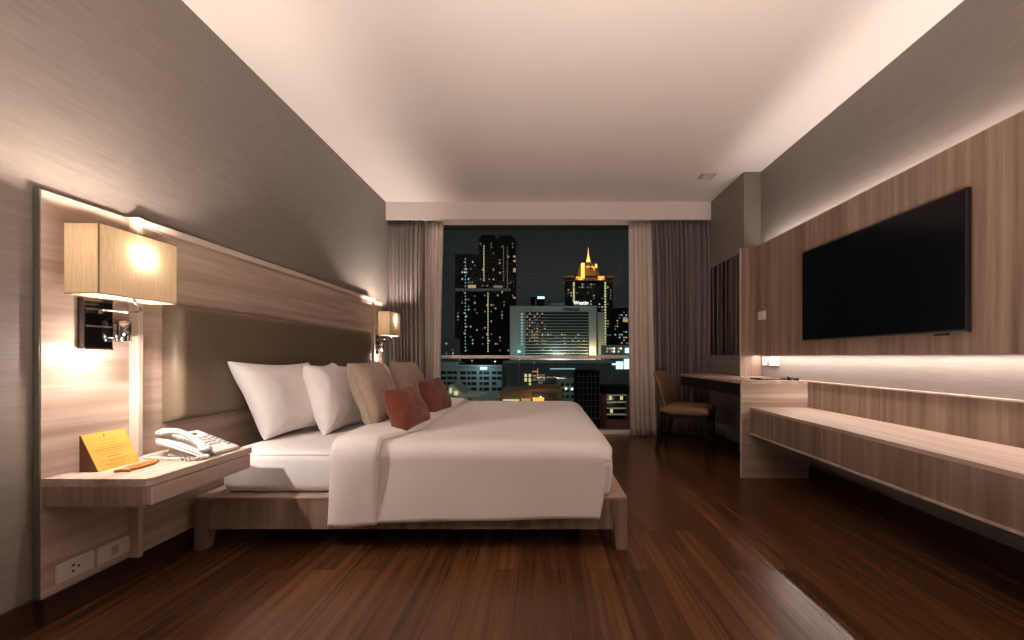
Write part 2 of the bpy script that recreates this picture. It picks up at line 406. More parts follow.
# fish-shaped wooden token
tk = MB(); out = []
for i in range(40):
    a = 2*PI*i/40; out.append((.052*math.cos(a)*1.0, .017*math.sin(a)*(1.0 - .25*math.cos(a))))
out = [(x-.006, y) for x, y in out]
pts = []
prof = [(-.07, .016), (-.062, .018), (-.052, .009), (-.04, .014), (-.02, .019), (.01, .021), (.035, .018), (.052, .012), (.062, .012), (.066, .005)]
poly = [(y, x) for x, y in prof] + [(-y, x) for x, y in prof[::-1]] + [(0, -.06)]
tok = tk.prism([(-q[0], q[1]) for q in poly], 2, 0, .011, .002).build('wooden_tag', 'token_wood')
tag(tok, 'small orange wooden tag lying flat in front of the wedge card', 'tag')
tok.location = (-1.605, 1.715, .53); tok.rotation_euler.z = math.radians(8)
for v_ in tok.data.vertices: v_.co = Vector((v_.co.x*1.6, v_.co.y*1.3, v_.co.z))
MB().prism([(-y*.8, x*.85-.002) for x, y in prof[2:]] + [(y*.8, x*1.0-.002) for x, y in prof[2:][::-1]], 2, .011, .015, .0015).build('raised_layer', 'token_wood', tok)

# ------------------------------------------------------------------ telephone
ph = empty('telephone', (-1.560, 1.965, .5315), math.radians(-6))
tag(ph, 'white corded desk telephone on the bedside shelf, handset facing the camera', 'telephone')
def slope(x): return .088 - (x+.105)*(.074/.225)
# local: handset along +x at low y (camera side); back edge raised at -x
bs = MB()
bs.hexa([(-.105, -.045, slope(-.105)-.026), (.12, -.045, 0), (.12, .09, 0), (-.105, .09, slope(-.105)-.026), (-.105, -.045, .088), (.12, -.045, .014), (.12, .09, .014), (-.105, .09, .088)], .004)
bs.hexa([(-.085, -.03, 0), (.09, -.03, 0), (.09, .08, 0), (-.085, .08, 0), (-.07, -.02, .06), (.09, -.02, .012), (.09, .075, .012), (-.07, .075, .06)], .003)
bs.build('base', 'phone_plastic', ph)
bs = MB()
def sl_box(mb, x0, x1, y0, y1, h0, h1, bev=.0008):
    mb.hexa([(x0, y0, slope(x0)+h0-.001), (x1, y0, slope(x1)+h0-.001), (x1, y1, slope(x1)+h0-.001), (x0, y1, slope(x0)+h0-.001), (x0, y0, slope(x0)+h1), (x1, y0, slope(x1)+h1), (x1, y1, slope(x1)+h1), (x0, y1, slope(x0)+h1)], bev)
dp = MB(); sl_box(dp, -.08, -.062, .0, .05, 0, .002); dp.build('display', 'phone_display', ph)
for i in range(4):
    for j in range(3):
        k = MB(); sl_box(k, -.03+i*.024, -.016+i*.024, -.008+j*.022, .006+j*.022, 0, .004); k.build('key', 'phone_key', ph)
for i in range(6):
    k = MB(); sl_box(k, -.035+i*.021, -.024+i*.021, .062, .078, 0, .0035); k.build('key', 'phone_key', ph)
cr = MB()
cr.hexa([(-.115, -.105, .052), (.10, -.105, .0), (.10, -.045, .0), (-.115, -.045, .052), (-.122, -.108, .082), (.11, -.108, .013), (.11, -.046, .015), (-.122, -.046, .086)], .008)
cr.hexa([(-.075, -.09, 0), (.04, -.09, 0), (.04, -.05, 0), (-.075, -.05, 0), (-.06, -.09, .055), (.05, -.09, .022), (.05, -.05, .022), (-.06, -.05, .055)], .002)
cr.build('cradle', 'phone_plastic', ph)
hs = MB(); pts = []; tp = []
for i in range(25):
    u = i/24; x = -.115 + .22*u; base = slope(x)
    arch = .050*math.sin(PI*(.08+.84*u))
    pts.append((x, -.078, base + arch - .004)); tp.append(1.35 - .55*math.sin(PI*u) if 0 < i < 24 else .9)
hs.tube(pts, .0145, 14, tp)
hs.sphere((-.11, -.078, slope(-.11)+.012), .024, (1.0, 1.0, .62)); hs.sphere((.1, -.078, slope(.1)+.014), .025, (1.0, 1.0, .65))
hs.build('handset', 'phone_plastic', ph, smooth=True)
cd = MB(); pts = []
path = [(.095, -.09, .012), (.13, -.10, .008), (.12, -.135, .008), (.05, -.15, .008), (-.05, -.15, .007), (-.12, -.14, .006), (-.16, -.115, .005), (-.135, -.075, .006), (-.10, -.06, .012)]
P = [Vector(p) for p in path]
for i in range(len(P)-1):
    Q = [P[max(0, min(len(P)-1, i+d))] for d in (-1, 0, 1, 2)]
    for q in range(36):
        t_ = q/36; c_ = .5*((2*Q[1]) + (-Q[0]+Q[2])*t_ + (2*Q[0]-5*Q[1]+4*Q[2]-Q[3])*t_**2 + (-Q[0]+3*Q[1]-3*Q[2]+Q[3])*t_**3)
        tan = (Q[2]-Q[0]).normalized(); sd = tan.cross(Vector((0, 0, 1))); ang = (i*36+q)*2*PI/7
        rr = .0065 if i < 3 else .0008
        pts.append(c_ + (sd*math.cos(ang) + Vector((0, 0, 1))*math.sin(ang))*rr)
cd.tube(pts, .0034, 6); cd.build('cord', 'phone_plastic', ph, smooth=True)

# ------------------------------------------------------------------ bed
BY0, BY1, BX0, BX1 = 2.155, 4.155, -1.742, .426
bf = empty('bed_frame', (-.66, 3.155, 0)); tag(bf, 'low wooden bed frame with tapered corner legs on the floor', 'bed frame')
ps = []
s = MB(); s.box(BX0+.03, BX1-.03, BY0+.03, BY1-.03, .19, .255); ps.append(s.build('platform', 'wood_grain_y'))
s = MB(); s.box(BX0+.07, BX1-.07, BY0+.004, BY0+.03, .115, .2625, .002); s.box(BX0+.07, BX1-.07, BY0+.001, BY0+.032, .104, .116, .001); ps.append(s.build('side_rail', 'wood_grain_z'))
s = MB(); s.box(BX0+.07, BX1-.07, BY1-.03, BY1-.004, .107, .2625, .002); ps.append(s.build('side_rail', 'wood_grain_z'))
s = MB(); s.box(BX1-.03, BX1-.004, BY0+.07, BY1-.07, .107, .2625, .002); ps.append(s.build('foot_rail', 'wood_grain_z'))
s = MB(); s.box(BX0+.004, BX0+.03, BY0+.07, BY1-.07, .107, .2625, .002); ps.append(s.build('head_rail', 'wood_grain_z'))
s = MB()
for a in ((BX0, BX1, BY0, BY0+.09), (BX0, BX1, BY1-.09, BY1), (BX1-.09, BX1, BY0+.09, BY1-.09), (BX0, BX0+.06, BY0+.09, BY1-.09)): s.box(*a, .255, .265, .001)
ps.append(s.build('rim', 'wood_grain_x'))
for (x, sx) in ((BX0, 1), (BX1, -1)):
    for (y, sy) in ((BY0, 1), (BY1, -1)):
        e = .002; x_, y_ = x-sx*e, y-sy*e
        s = MB(); s.hexa([(x_, y_, 0), (x_+sx*.055, y_, 0), (x_+sx*.055, y_+sy*.055, 0), (x_, y_+sy*.055, 0), (x_, y_, .256), (x_+sx*.085, y_, .256), (x_+sx*.085, y_+sy*.085, .256), (x_, y_+sy*.085, .256)], .002)
        ps.append(s.build('leg', 'wood_edge' if False else 'wood_grain_z'))
adopt(bf, *ps)

mt = empty('mattress', (-.66, 3.155, .265)); tag(mt, 'thick white mattress with fitted sheet on the wooden bed frame', 'mattress')
m1 = MB().box(-1.655, .335, 2.205, 4.105, .265, .478, .05, 5).build('mattress_body', 'sheet_white', smooth=True)
def sheetf(u, v):
    a = u*2-1; b_ = v*2-1
    x = -.66 + .985*a; y = 3.155 + .942*b_
    ex = 1-abs(a)**30; ey = 1-abs(b_)**30
    return (x, y, .462 + .026*min(ex, ey)**.5 + .003*mn.noise(Vector((x*2, y*2, 1))))
m2 = MB().grid(lambda u, v: sheetf(warp(u, 0), warp(v, 0)), 50, 50).build('fitted_sheet', 'sheet_white', smooth=True)
adopt(mt, m1, m2)

# duvet: cross-section hung over both long sides, tucked at the foot
ZT = .537
def dsec(v, x, zb, y_near, y_far, zt, rad):
    """v in 0..1 along near hem -> over the top -> far hem"""
    hn = zt - zb; wd = y_far - y_near; arc = PI/2*rad
    tot = 2*(hn-rad) + 2*arc + (wd-2*rad); d_ = v*tot
    if d_ < hn-rad: return (y_near, zb + d_, 0)
    d_ -= hn-rad
    if d_ < arc: a = d_/rad; return (y_near+rad-rad*math.cos(a), zt-rad+rad*math.sin(a), 1)
    d_ -= arc
    if d_ < wd-2*rad: return (y_near+rad+d_, zt, 2)
    d_ -= wd-2*rad
    if d_ < arc: a = PI/2-d_/rad; return (y_far-rad+rad*math.cos(a), zt-rad+rad*math.sin(a), 1)
    d_ -= arc; return (y_far, zt-rad-d_, 0)
def duvet(u, v):
    x = -1.0 + (.352+1.0)*u
    zb = .158 + .006*math.sin(x*3.1+1) + .010*u
    y, z, k = dsec(v, x, zb, 2.125, 4.185, ZT, .075)
    low = max(0, (.46-z)/.3)
    n = mn.noise(Vector((x*2.3, v*3, 4)))
    if v < .5: y += -.010*low + .010*n*low + .006*math.sin(x*9)*low**2
    else: y += .012*low + .01*n*low
    z += .006*mn.noise(Vector((x*3, y*3, 0))) if k else 0
    # foot end rolls off, hem corner swings inwards
    e = max(0, (u-.93)/.07)
    if k: z -= .030*e*e
    x -= .07*min(1, max(0, (.505-z)/.34))*max(0, (u-.4)/.6)**2
    # centre sags slightly to the head end
    if k == 2: z += .012*math.sin(PI*min(1, max(0, u)))*math.sin(PI*min(1, max(0, (y-2.1)/2.1)))
    return (x, y, z)
dv = empty('duvet', (-.35, 3.155, .5)); tag(dv, 'white duvet spread over the bed and hanging over its front side', 'duvet')
d1 = MB().grid(duvet, 90, 150).build('cover', 'duvet_white', smooth=True, solid=.012)
def flap(u, v):
    y = 2.16 + (4.15-2.16)*u; z = .500 - (.500-.272)*v
    x = .292 + .060*min(1, v*6)**.5 + .012*math.sin(PI*v) + .010*mn.noise(Vector((y*3, z*3, 7)))
    ex = min(u, 1-u)*2.0; x -= .05*max(0, 1-ex/.06)**2
    return (x, y, z)
d2 = MB().grid(flap, 60, 14).build('foot_flap', 'duvet_white', smooth=True, solid=.01)
def fold(u, v):
    xa = -1.036 + .006*math.sin(v*17)
    y, z, k = dsec(v, 0, .150, 2.098, 4.20, ZT+.022, .085)
    low = max(0, (.5-z)/.35)
    xb = -.80 - .010*max(0, (.4-z)/.25)
    if k == 2: xb += .10*min(1, max(0, (y-2.15)/.35))
    x = xa + (xb-xa)*u
    bulge = max(0, math.sin(PI*u))**.5*.014
    end = max(0, (u-.9)/.1)
    if k == 0 and v < .5: y -= bulge + .012*low*math.sin(u*5+1); y += .010*end**2; z -= .006*math.sin(u*3)
    elif k == 0: y += bulge
    else: z += bulge - .012*end**2
    if k == 1 and v < .5: y -= bulge*.7
    return (x, y, z)
d3 = MB().grid(fold, 24, 150).build('turned_back_fold', 'duvet_white', smooth=True, solid=.012)
adopt(dv, d1, d2, d3)

# ------------------------------------------------------------------ pillows and cushions
def pillow(name, BN, BF, TF, TN, th, mat, label, cat, group, piping=None, seed=0, pinch=.07, shape=.55):
    BN, BF, TF, TN = map(Vector, (BN, BF, TF, TN))
    cen = (BN+BF+TF+TN)/4; nr = (BF-BN+TF-TN).cross(TN-BN+TF-BF).normalized()
    if nr.x < 0: nr = -nr
    def edge(a, b_):  # bilinear with edges pulled in between the corners
        u, v = (a+1)/2, (b_+1)/2
        p = BN*(1-u)*(1-v) + BF*u*(1-v) + TF*u*v + TN*(1-u)*v
        cu = (BF-BN)/2; cv = (TN-BN)/2
        p += cu*(-a*pinch*(1-b_*b_)) + cv*(-b_*pinch*(1-a*a))
        return p
    def side(sg):
        def fn(u, v):
            a, b_ = math.sin((u-.5)*PI), math.sin((v-.5)*PI)
            h = th/2*(max(0, (1-a**4)*(1-b_**4)))**shape*(1-.12*(a*a+b_*b_))
            w_ = (.012*mn.noise(Vector((a*2.2+seed, b_*2.2, sg))) + .006*mn.noise(Vector((a*6+seed, b_*3.5, sg+3))))*(1-a**6)*(1-b_**6)
            cr_ = .007*math.sin(9*math.atan2(b_+.95, a+.95)+seed)*max(0, 1-math.hypot(a+.9, b_+.9)/.7) + .005*math.sin(9*math.atan2(b_+.95, .95-a)+seed)*max(0, 1-math.hypot(.9-a, b_+.9)/.7)
            return edge(a, b_) + nr*(sg*(h+.0015) + w_ + cr_*(1-a**8)*(1-b_**8)) 
        return fn
    m = MB(); m.grid(side(1), 36, 36); m.grid(side(-1), 36, 36)
    root = empty(name, cen); tag(root, label, cat, group)
    bmesh.ops.remove_doubles(m.bm, verts=m.bm.verts, dist=.0035)
    o = m.build('cushion_body' if piping else 'pillow_body', mat, smooth=True)
    adopt(root, o)
    if piping:
        pts = []
        ring = [(-1+2*i/24, -1) for i in range(24)] + [(1, -1+2*i/24) for i in range(24)] + [(1-2*i/24, 1) for i in range(24)] + [(-1, 1-2*i/24) for i in range(25)]
        pts = [edge(a, b_) for a, b_ in ring]
        q = MB().tube(pts, .0045, 6).build('piping', piping, smooth=True); adopt(root, q)
    return root
GW = 'white pillows against the headboard'
pillow('pillow', (-1.575, 2.44, .495), (-1.45, 3.02, .495), (-1.59, 2.92, .93), (-1.675, 2.29, .945), .19, 'pillow_white', 'large white pillow leaning on the headboard nearest the bedside shelf', 'pillow', GW, seed=1, pinch=.10, shape=.42)
pillow('pillow', (-1.33, 2.63, .485), (-1.285, 3.17, .485), (-1.515, 3.10, .925), (-1.485, 2.68, .915), .19, 'pillow_white', 'white pillow leaning between the nearest pillow and the near beige cushion', 'pillow', GW, seed=5, pinch=.10, shape=.42)
pillow('pillow', (-1.55, 3.32, .50), (-1.50, 3.96, .50), (-1.62, 3.99, .90), (-1.63, 3.32, .90), .15, 'pillow_white', 'white pillow at the headboard, only its top seen behind other pillows', 'pillow', GW, seed=9, pinch=.08)
pillow('pillow', (-1.31, 3.34, .50), (-1.28, 3.92, .50), (-1.46, 3.98, .91), (-1.48, 3.34, .89), .17, 'pillow_white', 'white pillow seen in the gap behind the two beige cushions', 'pillow', GW, seed=13, pinch=.08)
GB = 'beige square cushions on the bed'
pillow('cushion', (-.985, 2.52, .54), (-1.0, 3.00, .55), (-1.185, 3.07, .93), (-1.215, 2.69, .925), .18, 'beige_cloth', 'beige square cushion behind the near rust cushion', 'cushion', GB, 'beige_cloth', 21, .07, .40)
pillow('cushion', (-1.05, 3.43, .555), (-1.03, 3.86, .555), (-1.17, 3.87, .925), (-1.215, 3.45, .93), .17, 'beige_cloth', 'beige square cushion behind the far rust cushion, near the curtain', 'cushion', GB, 'beige_cloth', 25, .07, .42)
GR = 'rust cushions on the bed'
pillow('cushion', (-.76, 2.34, .54), (-.735, 2.80, .545), (-.87, 2.82, .775), (-.88, 2.41, .78), .15, 'rust_cloth', 'small rust cushion lying in front of the near beige cushion', 'cushion', GR, 'rust_cloth', 31, .07, .42)
pillow('cushion', (-.785, 3.03, .55), (-.735, 3.46, .55), (-.845, 3.50, .795), (-.885, 3.11, .79), .13, 'rust_cloth', 'small rust cushion farther from the camera, in front of the window', 'cushion', GR, 'rust_cloth', 35, .07, .42)

# ------------------------------------------------------------------ curtains
def curtain(name, x0t, x1t, x0b, x1b, y, n, amp, mat, label, cat, seed, zt=2.60, zb=.012):
    r = random.Random(seed); ph_ = [r.uniform(-.5, .5) for _ in range(n+2)]; am = [r.uniform(.65, 1.25) for _ in range(n+2)]
    def fn(u, v):
        k = u*n; i = int(k); fr = k-i
        j = ph_[i]*(1-fr) + ph_[min(n, i+1)]*fr
        a = (am[i]*(1-fr) + am[min(n, i+1)]*fr)*amp
        x = (x0t+(x1t-x0t)*u)*v + (x0b+(x1b-x0b)*u)*(1-v)
        head = 1-.55*max(0, (v-.9)/.1)
        yy = y + a*head*math.sin(2*PI*(k + j*.55*(1-.3*v))) + .25*a*math.sin(4*PI*k+seed+v*2)*head
        x += .2*amp*math.sin(4*PI*(k+j))*head + .006*math.sin(v*5+seed)
        yy += .004*math.sin(v*40)*0
        return (x, yy, zb + (zt-zb)*v)
    o = MB().grid(fn, n*14, 24).build(name, mat, smooth=True, solid=.003)
    tag(o, label, cat); return o
curtain('curtain', -1.828, -1.40, -1.828, -1.40, 5.125, 10, .042, 'drape_cloth', 'mauve-grey heavy curtain left of the window behind the far lamp', 'curtain', 1)
curtain('sheer_curtain', -1.50, -1.205, -1.49, -1.25, 5.23, 6, .022, 'sheer_cloth', 'pale sheer curtain gathered at the left edge of the window', 'curtain', 2)
curtain('sheer_curtain', 1.045, 1.42, 1.075, 1.50, 5.23, 7, .022, 'sheer_cloth', 'pale sheer curtain gathered at the right edge of the window', 'curtain', 3)
curtain('curtain', 1.31, 1.974, 1.37, 1.974, 5.125, 13, .045, 'drape_cloth', 'dark brown heavy curtain right of the window behind the desk chair', 'curtain', 4)

# ------------------------------------------------------------------ right side: panel, television, bench, desk, mirror
YN = -1.2
wp = empty('wall_panel', (2.09, 2.2, .983)); tag(wp, 'long wood panel on the right wall behind the television', 'wall panel')
p = [MB().box(2.07, 2.11, YN, 4.215, .983, 2.03, .001).build('panel_board', 'wood_grain_z')]
s = MB(); s.box(2.11, XR-.001, YN, 4.2, 1.10, 1.14); s.box(2.11, XR-.001, YN, 4.2, 1.93, 1.96)
p.append(s.build('batten', 'wood_edge'))
adopt(wp, *p)
sp_ = empty('side_panel', (2.04, 4.205, .776)); tag(sp_, 'narrow upright wood panel between the mirror and the television wall', 'panel')
adopt(sp_, MB().box(1.941, XR-.001, 4.193, 4.213, .7765, 2.03, .001).build('board', 'wood_grain_z'), MB().box(1.935, 1.941, 4.192, 4.214, .7765, 2.03, .001).build('edge_band', 'wood_edge'))
tv = empty('television', (2.03, 2.96, 1.43)); tag(tv, 'large black flat television mounted on the wood wall panel', 'television')
TY0, TY1, TZ0, TZ1 = 2.058, 3.366, 1.088, 1.783
p = [MB().box(2.035, 2.058, TY0, TY1, TZ0, TZ1, .003).build('housing', 'black_plastic')]
p.append(MB().box(2.0335, 2.0355, TY0+.012, TY1-.012, TZ0+.016, TZ1-.012).build('screen', 'tv_screen'))
s = MB(); s.box(2.032, 2.037, TY0, TY1, TZ0, TZ0+.006, .001); p.append(s.build('bottom_bezel', 'aluminium'))
s = MB(); s.box(2.0575, 2.07, 2.45, 2.9, 1.25, 1.6); p.append(s.build('bracket', 'black_plastic'))
s = MB(); s.box(2.036, 2.05, 2.16, 2.24, TZ0-.012, TZ0+.001, .003); p.append(s.build('sensor', 'black_plastic'))
adopt(tv, *p)
# the TV's far end measured against the picture
sw = MB().box(2.058, 2.07, 3.97, 4.10, 1.315, 1.395, .003).build('light_switch', 'plate_white', loc=(2.064, 4.035, 1.355))
tag(sw, 'small white switch plate on the wood panel left of the television', 'switch')
MB().box(-.008, -.0055, -.03, .03, -.025, .025, .001).build('rocker', 'plate_white', sw)

bn = empty('wall_bench', (1.9, 2.2, .35)); tag(bn, 'long floating wooden bench along the right wall under the television', 'bench')
p = [MB().box(1.66, XR-.001, YN, 3.43, .545, .565, .001).build('bench_top', 'wood_grain_y')]
p.append(MB().box(1.66, 1.685, YN, 3.429, .362, .545, .001).build('front_board', 'wood_grain_z'))
p.append(MB().box(1.655, XR-.001, YN, 3.429, .350, .362, .001).build('bottom_board', 'wood_edge'))
s = MB(); s.box(2.12, XR-.001, YN, 3.43, .565, .768, .001); p.append(s.build('back_board', 'wood_grain_z'))
s = MB(); s.box(2.114, XR-.001, YN, 3.43, .766, .776, .001); p.append(s.build('top_edge', 'wood_edge'))
adopt(bn, *p)
dk = empty('desk', (1.85, 4.3, 0)); tag(dk, 'wood-topped desk with black front drawer in the window corner', 'desk')
p = [MB().box(1.588, XR-.001, 3.43, 4.19, .752, .776, .001).build('desk_top', 'wood_grain_y')]
p.append(MB().box(1.575, 1.979, 4.19, 4.93, .752, .776, .001).build('desk_top', 'wood_grain_y'))
s = MB(); s.box(1.598, XR-.001, 3.43, 3.455, 0, .752, .001); q = s.build('end_panel', 'wood_grain_x'); p.append(q)
p.append(MB().box(1.592, 1.598, 3.428, 3.457, 0, .752, .001).build('edge_band', 'wood_edge'))
s = MB(); s.box(1.60, 1.95, 3.455, 4.90, .648, .752, .001); p.append(s.build('drawer_box', 'black_wood'))
s = MB(); s.box(1.588, 1.601, 3.462, 4.18, .65, .749, .001); p.append(s.build('drawer_front', 'black_wood'))
s = MB(); s.box(1.588, 1.601, 4.185, 4.90, .65, .749, .001); p.append(s.build('drawer_front', 'black_wood'))
adopt(dk, *p)
mr = empty('mirror', (1.975, 4.6, 1.5)); tag(mr, 'tall dark mirror above the desk reflecting the curtain', 'mirror')
p = [MB().box(1.974, 1.98, 4.216, 5.03, .985, 2.0, .0005).build('mirror_pane', 'mirror_glass')]
p.append(MB().box(1.968, 1.98, 4.2155, 4.222, .98, 2.0).build('edge', 'black_plastic'))
adopt(mr, *p)

# sockets and small things at the desk
def desk_socket(y, label, group):
    o = MB().box(XR-.012, XR-.001, -.06+y, .06+y, .885, .965, .003).build('wall_socket', 'plate_white', loc=(XR-.001, y, .925))
    tag(o, label, 'socket', group)
    for z in (.008, -.012): MB().cyl((-.0113, -.01, z), (-.012, -.01, z), .005, 8).build('hole', 'socket_hole', o)
    return o
desk_socket(4.10, 'white wall socket over the desk, closer to the window', 'sockets over the desk')
desk_socket(3.94, 'white wall socket over the desk, closer to the bench', 'sockets over the desk')
ad = MB(); ad.box(XR-.05, XR-.0125, 3.96, 4.02, .885, .945, .006); ad = ad.build('plug_adapter', 'plate_white', loc=(XR-.03, 3.99, .915))
tag(ad, 'chunky white plug adapter pushed into a socket over the desk', 'adapter')
MB().cyl((-.02, .0, -.012), (-.024, 0, -.012), .008, 10).build('button', 'sensor_plastic', ad)
tr = MB(); tr.box(1.79, 2.06, 3.50, 3.70, .776, .779, .001)
for a in ((1.79, 2.06, 3.50, 3.506), (1.79, 2.06, 3.694, 3.70), (1.79, 1.796, 3.506, 3.694), (2.054, 2.06, 3.506, 3.694)): tr.box(*a, .779, .790, .001)
tr = tr.build('tray', 'tray_leather', loc=(1.925, 3.60, .776)); tag(tr, 'flat dark tray lying on the desk under the sockets', 'tray')
MB().box(-.11, .10, -.08, .08, .0035, .007, .0005).build('paper', 'plate_white', tr)
gl = MB(); gl.tube([(0, 0, .0), (0, 0, .004), (0, 0, .028), (0, 0, .033)], .019, 14, [.8, 1, 1, .75]); gl = gl.build('bottle_cap', 'black_plastic', loc=(0, 0, 0), smooth=True)
gl.location = (2.0, 3.475, .7765); tag(gl, 'small round black pot on the desk beside the tray', 'pot')
MB().tube([(0, 0, .033), (0, 0, .038)], .012, 12).build('lid', 'chrome', gl)
gl.name = 'round_pot'
g2 = MB().prism([(-.018, 0), (.018, 0), (.012, .018), (-.006, .024)], 1, -.02, .02, .003).build('key_fob', 'black_plastic')
g2.location = (2.05, 3.47, .776); tag(g2, 'small dark wedge-shaped object at the desk end beside the bench', 'small object')
MB().box(-.004, .008, -.008, .008, .0205, .0235, .0005).build('button', 'sensor_plastic', g2)

ce = MB().box(1.58, 1.72, 4.23, 4.36, 2.765, 2.78, .004).build('ceiling_sensor', 'sensor_plastic', loc=(1.65, 4.3, 2.78))
tag(ce, 'small square sensor on the ceiling near the window corner', 'sensor')
MB().box(-.045, .045, -.04, .04, -.019, -.014, .002).build('grille', 'plate_white', ce)

# ------------------------------------------------------------------ desk chair
ch = empty('desk_chair', (1.50, 4.42, 0), math.radians(-31)); tag(ch, 'tan leather chair with black wooden legs pulled up to the desk', 'chair')
def seatf(sg):
    def fn(u, v):
        a, b_ = math.sin((u-.5)*PI), math.sin((v-.5)*PI)
        x = a*.235*(1-.02*b_*b_); y = b_*(.225+.012*a)*(1-.02*a*a)
        e = max(0, (1-a**8)*(1-b_**8))**.5
        return (x+.01, y, (.44 + .042*e + .010*(1-a*a)*(1-b_*b_)) if sg > 0 else .44-.062*e**.6)
    return fn
m = MB(); m.grid(seatf(1), 24, 24); m.grid(seatf(-1), 24, 24); m.build('seat', 'chair_leather', ch, smooth=True)
def backf(sg):
    def fn(u, v):
        a, b_ = math.sin((u-.5)*PI), v*2-1
        b_ = math.sin((v-.5)*PI)
        z = .43 + .19*(b_+1); hw = .205 + .03*(b_+1)/2
        y = a*hw; cx = -.215 - .105*((b_+1)/2)**1.2 + .045*a*a
        e = max(0, (1-a**8)*(1-b_**8))**.5
        top = .015*(1-a*a)*(b_ > 0)*b_
        return (cx + sg*.028*e, y, z+top)
    return fn
m = MB(); m.grid(backf(1), 24, 24); m.grid(backf(-1), 24, 24); m.build('backrest', 'chair_leather', ch, smooth=True)
for (x, y, bx) in ((.20, .185, .215), (.20, -.185, .215), (-.2, .18, -.27), (-.2, -.18, -.27)):
    MB().hexa([(bx-.017, y-.017, 0), (bx+.017, y-.017, 0), (bx+.017, y+.017, 0), (bx-.017, y+.017, 0), (x-.021, y-.027, .41), (x+.027, y-.027, .41), (x+.027, y+.027, .41), (x-.027, y+.027, .41)], .002).build('leg', 'black_wood', ch)
s = MB(); s.box(-.19, .19, -.18, .18, .35, .385, .004); s.build('seat_frame', 'black_wood', ch)
MB().box(-.23, .21, -.008, .008, .17, .195, .002).build('stretcher', 'black_wood', ch)
MB().box(.195, .215, -.18, .18, .17, .195, .002).build('stretcher', 'black_wood', ch)
MB().box(-.24, -.22, -.175, .175, .17, .195, .002).build('stretcher', 'black_wood', ch)

# ------------------------------------------------------------------ the city at night
plain('tower_black', (.004, .005, .005), .9, spec=.05, var=.2, scale=.05)
plain('tower_green', (.008, .012, .009), .9, spec=.05, var=.2, scale=.05)
plain('concrete_pale', (.34, .36, .33), .8, var=.08, scale=.05)
plain('concrete_grey', (.16, .19, .18), .8, var=.1, scale=.1)
plain('concrete_dark', (.045, .055, .055), .8, var=.2, scale=.1)
plain('brick_red', (.10, .02, .018), .8, var=.15, scale=.2)
plain('roof_brown', (.22, .11, .055), .6, var=.2, scale=.1)
plain('roof_pale', (.45, .45, .38), .7)
plain('glass_dark', (.008, .014, .016), .25)
plain('asphalt', (.02, .024, .026), .8, var=.3, scale=.05)
plain('gold_tile', (.42, .18, .035), .5)
emit('win_warm', (1, .62, .32), .34, False); emit('win_yellow', (1, .85, .42), .5, False); emit('win_cool', (.6, .85, .9), .4, False)
emit('win_dim', (.8, .66, .5), .13, False); emit('win_white', (.9, 1, .92), 1.0, False); emit('sign_blue', (.5, .72, 1.0), 1.4, False)
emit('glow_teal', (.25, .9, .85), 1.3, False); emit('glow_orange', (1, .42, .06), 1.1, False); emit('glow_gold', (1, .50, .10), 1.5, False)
def PX(px, D): return (px-VX)*D/F
def PZ(py, D): return EYE - (py-VY)*D/F
GZ = -32.0
gr = MB().box(-500, 500, YW+6, 900, GZ-1, GZ).build('ground', 'asphalt'); gr['kind'] = 'structure'
def building(name, D, x0, x1, yt, mat, label, depth=18, group=None, zb=GZ):
    cx = (PX(x0, D)+PX(x1, D))/2
    r = empty(name, (cx, D, GZ)); tag(r, label, 'building', group)
    o = MB().box(PX(x0, D), PX(x1, D), D, D+depth, zb, PZ(yt, D)).build('block', mat); adopt(r, o)
    r['D'] = D
    return r
def bbox(r, name, x0, x1, y0, y1, mat, out=.4, back=.0, D=None):
    D = D or r.location.y
    o = MB().box(PX(x0, D), PX(x1, D), D-out, D+back, PZ(y1, D), PZ(y0, D)).build(name, mat); adopt(r, o); return o
def windows(r, x0, x1, y0, y1, nx, ny, prob, mats, w=.6, h=.45, seed=0, cap=70, out=.3):
    rr = random.Random(seed); D = r.location.y; cache = {}; n = 0
    dx, dy = (x1-x0)/nx, (y1-y0)/ny; cells = [(i, j) for i in range(nx) for j in range(ny)]; rr.shuffle(cells)
    for i, j in cells:
        if rr.random() > prob or n >= cap: continue
        m = rr.choice(mats); px, py = x0+dx*(i+.5), y0+dy*(j+.5)
        if m not in cache:
            o = MB().box(-dx*w/2*D/F, dx*w/2*D/F, -out, 0, -dy*h/2*D/F, dy*h/2*D/F).build('lit_window', m); cache[m] = o
        else: o = cache[m].copy(); col.objects.link(o)
        o.parent = r; o.location = (PX(px, D)-r.location.x, 0, PZ(py, D)-r.location.z); n += 1
# twin dark tower
t1 = building('tower_block', 520, 455, 479.5, 254, 'tower_black', 'tall dark tower left in the window with stepped top and light strips', 25)
o = MB().box(PX(478.5, 516), PX(515, 516), 516, 545, GZ, PZ(238, 516)).build('tall_block', 'tower_black'); adopt(t1, o)
bbox(t1, 'roof_plant', 481, 495, 235, 238, 'tower_black', 0, 12); bbox(t1, 'roof_plant', 499, 512, 235.5, 238, 'tower_black', 0, 12)
bbox(t1, 'ledge', 456, 511, 289, 291.5, 'concrete_grey', 4.6)
def strip(r, x, y0, y1, step, mat, w=.9, out=4.5, hh=.55):
    y = y0; D = r.location.y; first = None
    while y < y1:
        if first is None: first = MB().box(-w/2*D/F, w/2*D/F, -out, -out+.6, -step*hh/2*D/F, step*hh/2*D/F).build('strip_light', mat); o = first
        else: o = first.copy(); col.objects.link(o)
        o.parent = r; o.location = (PX(x, D)-r.location.x, 0, PZ(y, D)-r.location.z); y += step
strip(t1, 484.4, 247, 283, 2.6, 'win_yellow'); strip(t1, 488.4, 294, 352, 2.6, 'win_yellow')
